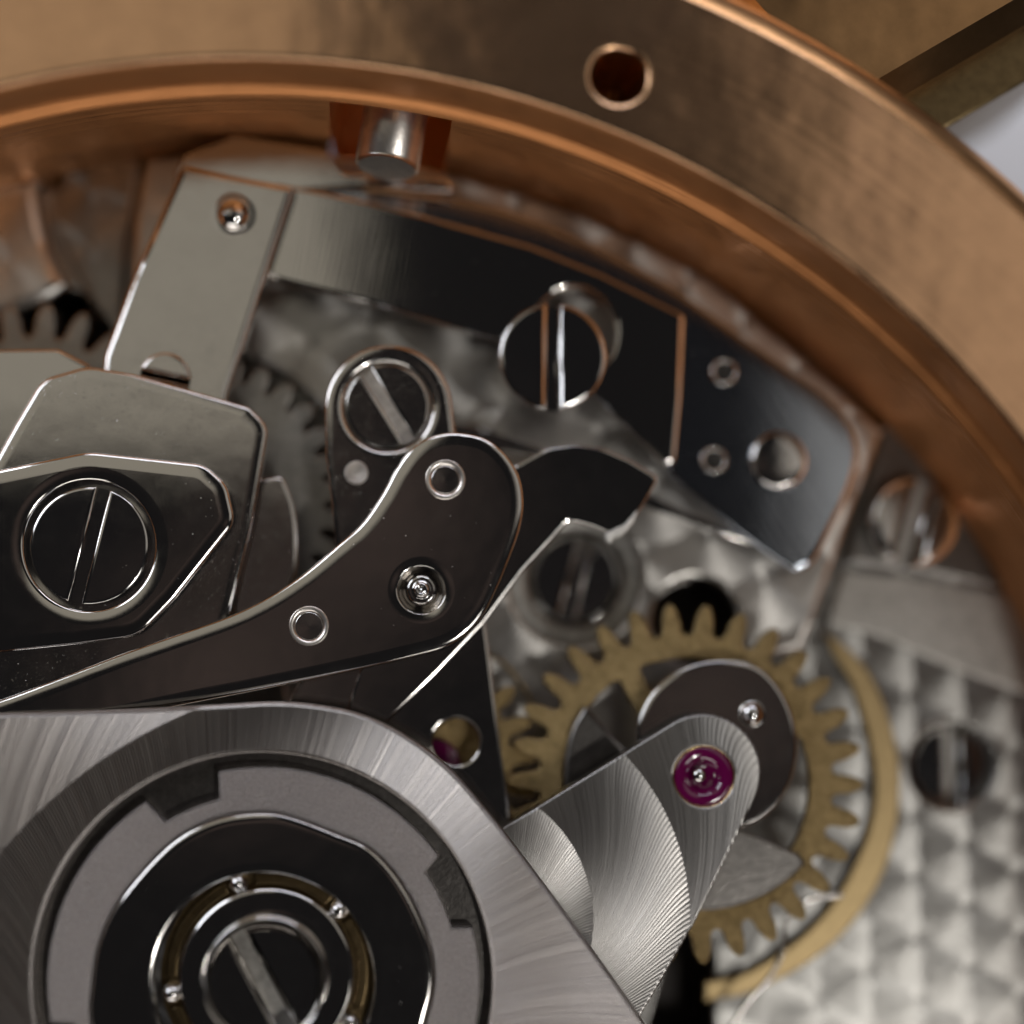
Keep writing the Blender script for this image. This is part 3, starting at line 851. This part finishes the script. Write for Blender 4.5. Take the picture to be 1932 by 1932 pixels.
# ------------------------------------------------------------------ ruby bridge
N_out = fillet(circ(1326, 1458, 110, 40, 121, -28) + [(1310, 1742), (1190, 1950), (1000, 1980), (780, 1660), (960, 1556)])
nt_ = thing('ruby_bridge', 'finely striped grey finger bridge carrying a purple ruby bearing', 'bridge', 1200, 1600, 1.95)
plate('bridge_arm', N_out, 2.42, 0.42, M['cock'], [circ(1328, 1465, 58)], bevel=0.03, parent=nt_)
q = P(1328, 1465, 2.4); s = SC(1328, 1465, 2.4)
mb = MB(); mb.lathe(q, [(58 * s, 2.30), (58 * s, 2.405), (57.2 * s, 2.408), (56.9 * s, 2.36)], 56).build('setting', M['goldpin'], nt_)
jw = MB().lathe(q, [(56.8 * s, 2.25), (56.8 * s, 2.37), (50 * s, 2.395), (40 * s, 2.39), (33 * s, 2.36), (28 * s, 2.29), (22 * s, 2.24), (15 * s, 2.22), (0.01, 2.22)], 56).build('ruby', M['ruby'], nt_)
q = P(1320, 1463, 2.4)
MB().lathe(q, [(14 * s, 2.1), (14 * s, 2.36), (12 * s, 2.40), (7 * s, 2.43), (1 * s, 2.44), (0.004, 2.44)], 32).build('pivot_tip', M['mirror'], jw)

# ------------------------------------------------------------------ rotor and its ball bearing
rt_ = thing('winding_rotor', 'large striped grey rotor with round recess and ball bearing at lower left', 'rotor', 497, 1855, 2.85)
R_out = [(-80, 1348, 0), (120, 1343), (300, 1336), (440, 1328), (520, 1324), (600, 1330), (680, 1347), (760, 1384), (840, 1442), (920, 1530), (1010, 1646), (1100, 1767), (1200, 1908), (1290, 2040, 0), (1100, 2320, 0), (-80, 2320, 0)]
zR = 3.34
plate('rotor_body', smooth_path(R_out, sub=5), zR, 0.45, M['rotor'], [circ(494, 1854, 433, 120)], bevel=0.05, parent=rt_)
BC = (497, 1856)
ring = []
for i in range(240):
    a = i * 1.5
    r = 409
    for lo_, hi_, rr in ((103, 122, 357), (16.5, 34.5, 371), (-70, -52, 365), (192, 210, 365)):
        for aa in (a, a - 360):
            if lo_ <= aa <= hi_: r = rr
    ring.append((BC[0] + r * math.cos(math.radians(a)), BC[1] - r * math.sin(math.radians(a))))
flat_disc = [(169, 1925), (172, 1860), (182, 1791), (205, 1730), (238, 1679), (314, 1596), (362, 1563), (413, 1542), (465, 1533), (520, 1533), (580, 1550), (638, 1573), (699, 1600), (755, 1659), (798, 1741), (818, 1808), (820, 1860), (805, 1925), (770, 2030), (650, 2150), (500, 2185), (350, 2160), (220, 2060)]
fd = smooth_path(flat_disc, sub=4)
MB().lathe(P(494, 1854, 3.0), [(4.28 * .9, 3.0), (3.3 * .9, 3.0)], 96).build('recess_floor', M['dark_satin'], rt_)
mbf = bpy.data.objects['recess_floor'].data; mbf.flip_normals()
plate('notched_ring', ring, 3.30, 0.30, M['matte_ring'], [fd], bevel=0.035, parent=rt_)
brg = plate('bearing_disc', [((x - 497) * .992 + 497, (y - 1856) * .992 + 1856) for x, y in fd], 3.36, 0.25, M['polish'], [circ(*BC, 209, 120)], bevel=0.05, parent=rt_, hole_bevel=0.045, crown=0.08)
q = P(*BC, 4.0); s = SC(*BC, 4.0)
MB().lathe(q, [(209 * s, 3.10), (160 * s, 3.10)], 120).build('race_floor', M['bronze_dark'], brg).data.flip_normals()
# cage segments, each between two balls
balls = [107, 199, 43, -8, 240, 290, 330, 152]
balls = [108, 190, 42, -30, -80, 235]
for i, a in enumerate(balls):
    aa = math.radians(a); p = (q.x + 187 * s * math.cos(aa), q.y + 187 * s * math.sin(aa))
    rb_ = 19 * s
    mb = MB(); n = 28
    prof = [(rb_ * math.cos(t_), 3.235 + rb_ * math.sin(t_)) for t_ in [PI * (k / 14 - .5) for k in range(15)]]
    prof[0] = (0.003, prof[0][1]); prof[-1] = (0.003, prof[-1][1])
    mb.lathe(p, prof, n); mb.build('bearing_ball', M['mirror'], brg)
for a0_, a1_ in ((116, 181), (50, 98), (199, 226), (-20, 34), (-70, -40), (244, 272)):
    n = 24
    pts = [(q.x + 196 * s * math.cos(math.radians(a0_ + (a1_ - a0_) * k / n)), q.y + 196 * s * math.sin(math.radians(a0_ + (a1_ - a0_) * k / n))) for k in range(n + 1)]
    pts += [(q.x + 176 * s * math.cos(math.radians(a1_ + (a0_ - a1_) * k / n)), q.y + 176 * s * math.sin(math.radians(a1_ + (a0_ - a1_) * k / n))) for k in range(n + 1)]
    MB().solid(pts, [], 3.20, 0.1, 0.015, seg=2).build('cage_segment', M['bronze_dark'], brg)
inner = MB().lathe(q, [(170 * s, 3.10), (170 * s, 3.33), (167 * s, 3.365), (163 * s, 3.375), (122 * s, 3.375), (119 * s, 4.0), (116 * s, 3.30), (115 * s, 3.15)], 120, sharp=(3, 4)).build('inner_race', M['polish'], rt_)
rs = thing('rotor_screw', 'slotted screw in the middle of the rotor bearing at the bottom edge', 'screw', 497, 1856, 3.1, 'slotted steel screws')
screw_mesh('head', BC[0], BC[1], 110, 3.42, -61.5, 30, M['polish'], parent=rs, bevel=0.06, depth=0.16, th=0.3, slot_mat=M['satin'])

# ------------------------------------------------------------------ dust
mb = MB()
def speck(px, py, z, r):
    p = P(px, py, z); k = len(mb.v)
    for dx, dy, dz in ((1, 0, 0), (-.3, .9, 0), (-.6, -.7, 0), (0, 0, 1)):
        mb.v.append((p.x + dx * r * rnd.uniform(.6, 1.2), p.y + dy * r * rnd.uniform(.6, 1.2), z + .002 + dz * r * .5))
    mb.f += [(k, k + 1, k + 3), (k + 1, k + 2, k + 3), (k + 2, k, k + 3)]; mb.s += [False] * 3
for x0, x1, y0, y1, z, n in ((640, 940, 900, 1200, 2.76, 20), (60, 560, 1150, 1290, 2.76, 0), (20, 420, 900, 960, 2.72, 4), (230, 420, 950, 1100, 2.72, 9), (560, 900, 1290, 1380, 1.92, 7), (1300, 1420, 640, 930, 1.35, 12), (780, 1260, 470, 560, 1.68, 7), (1240, 1460, 1290, 1340, 1.92, 8), (260, 300, 1650, 1900, 3.36, 4), (740, 800, 1700, 1900, 3.36, 6)):
    for i in range(n): speck(rnd.uniform(x0, x1), rnd.uniform(y0, y1), z, rnd.choice((.004, .005, .006, .008, .012)))
o = mb.build('dust', M['dust']); o['kind'] = 'stuff'; o['label'] = 'fine pale dust specks scattered over the polished plates'
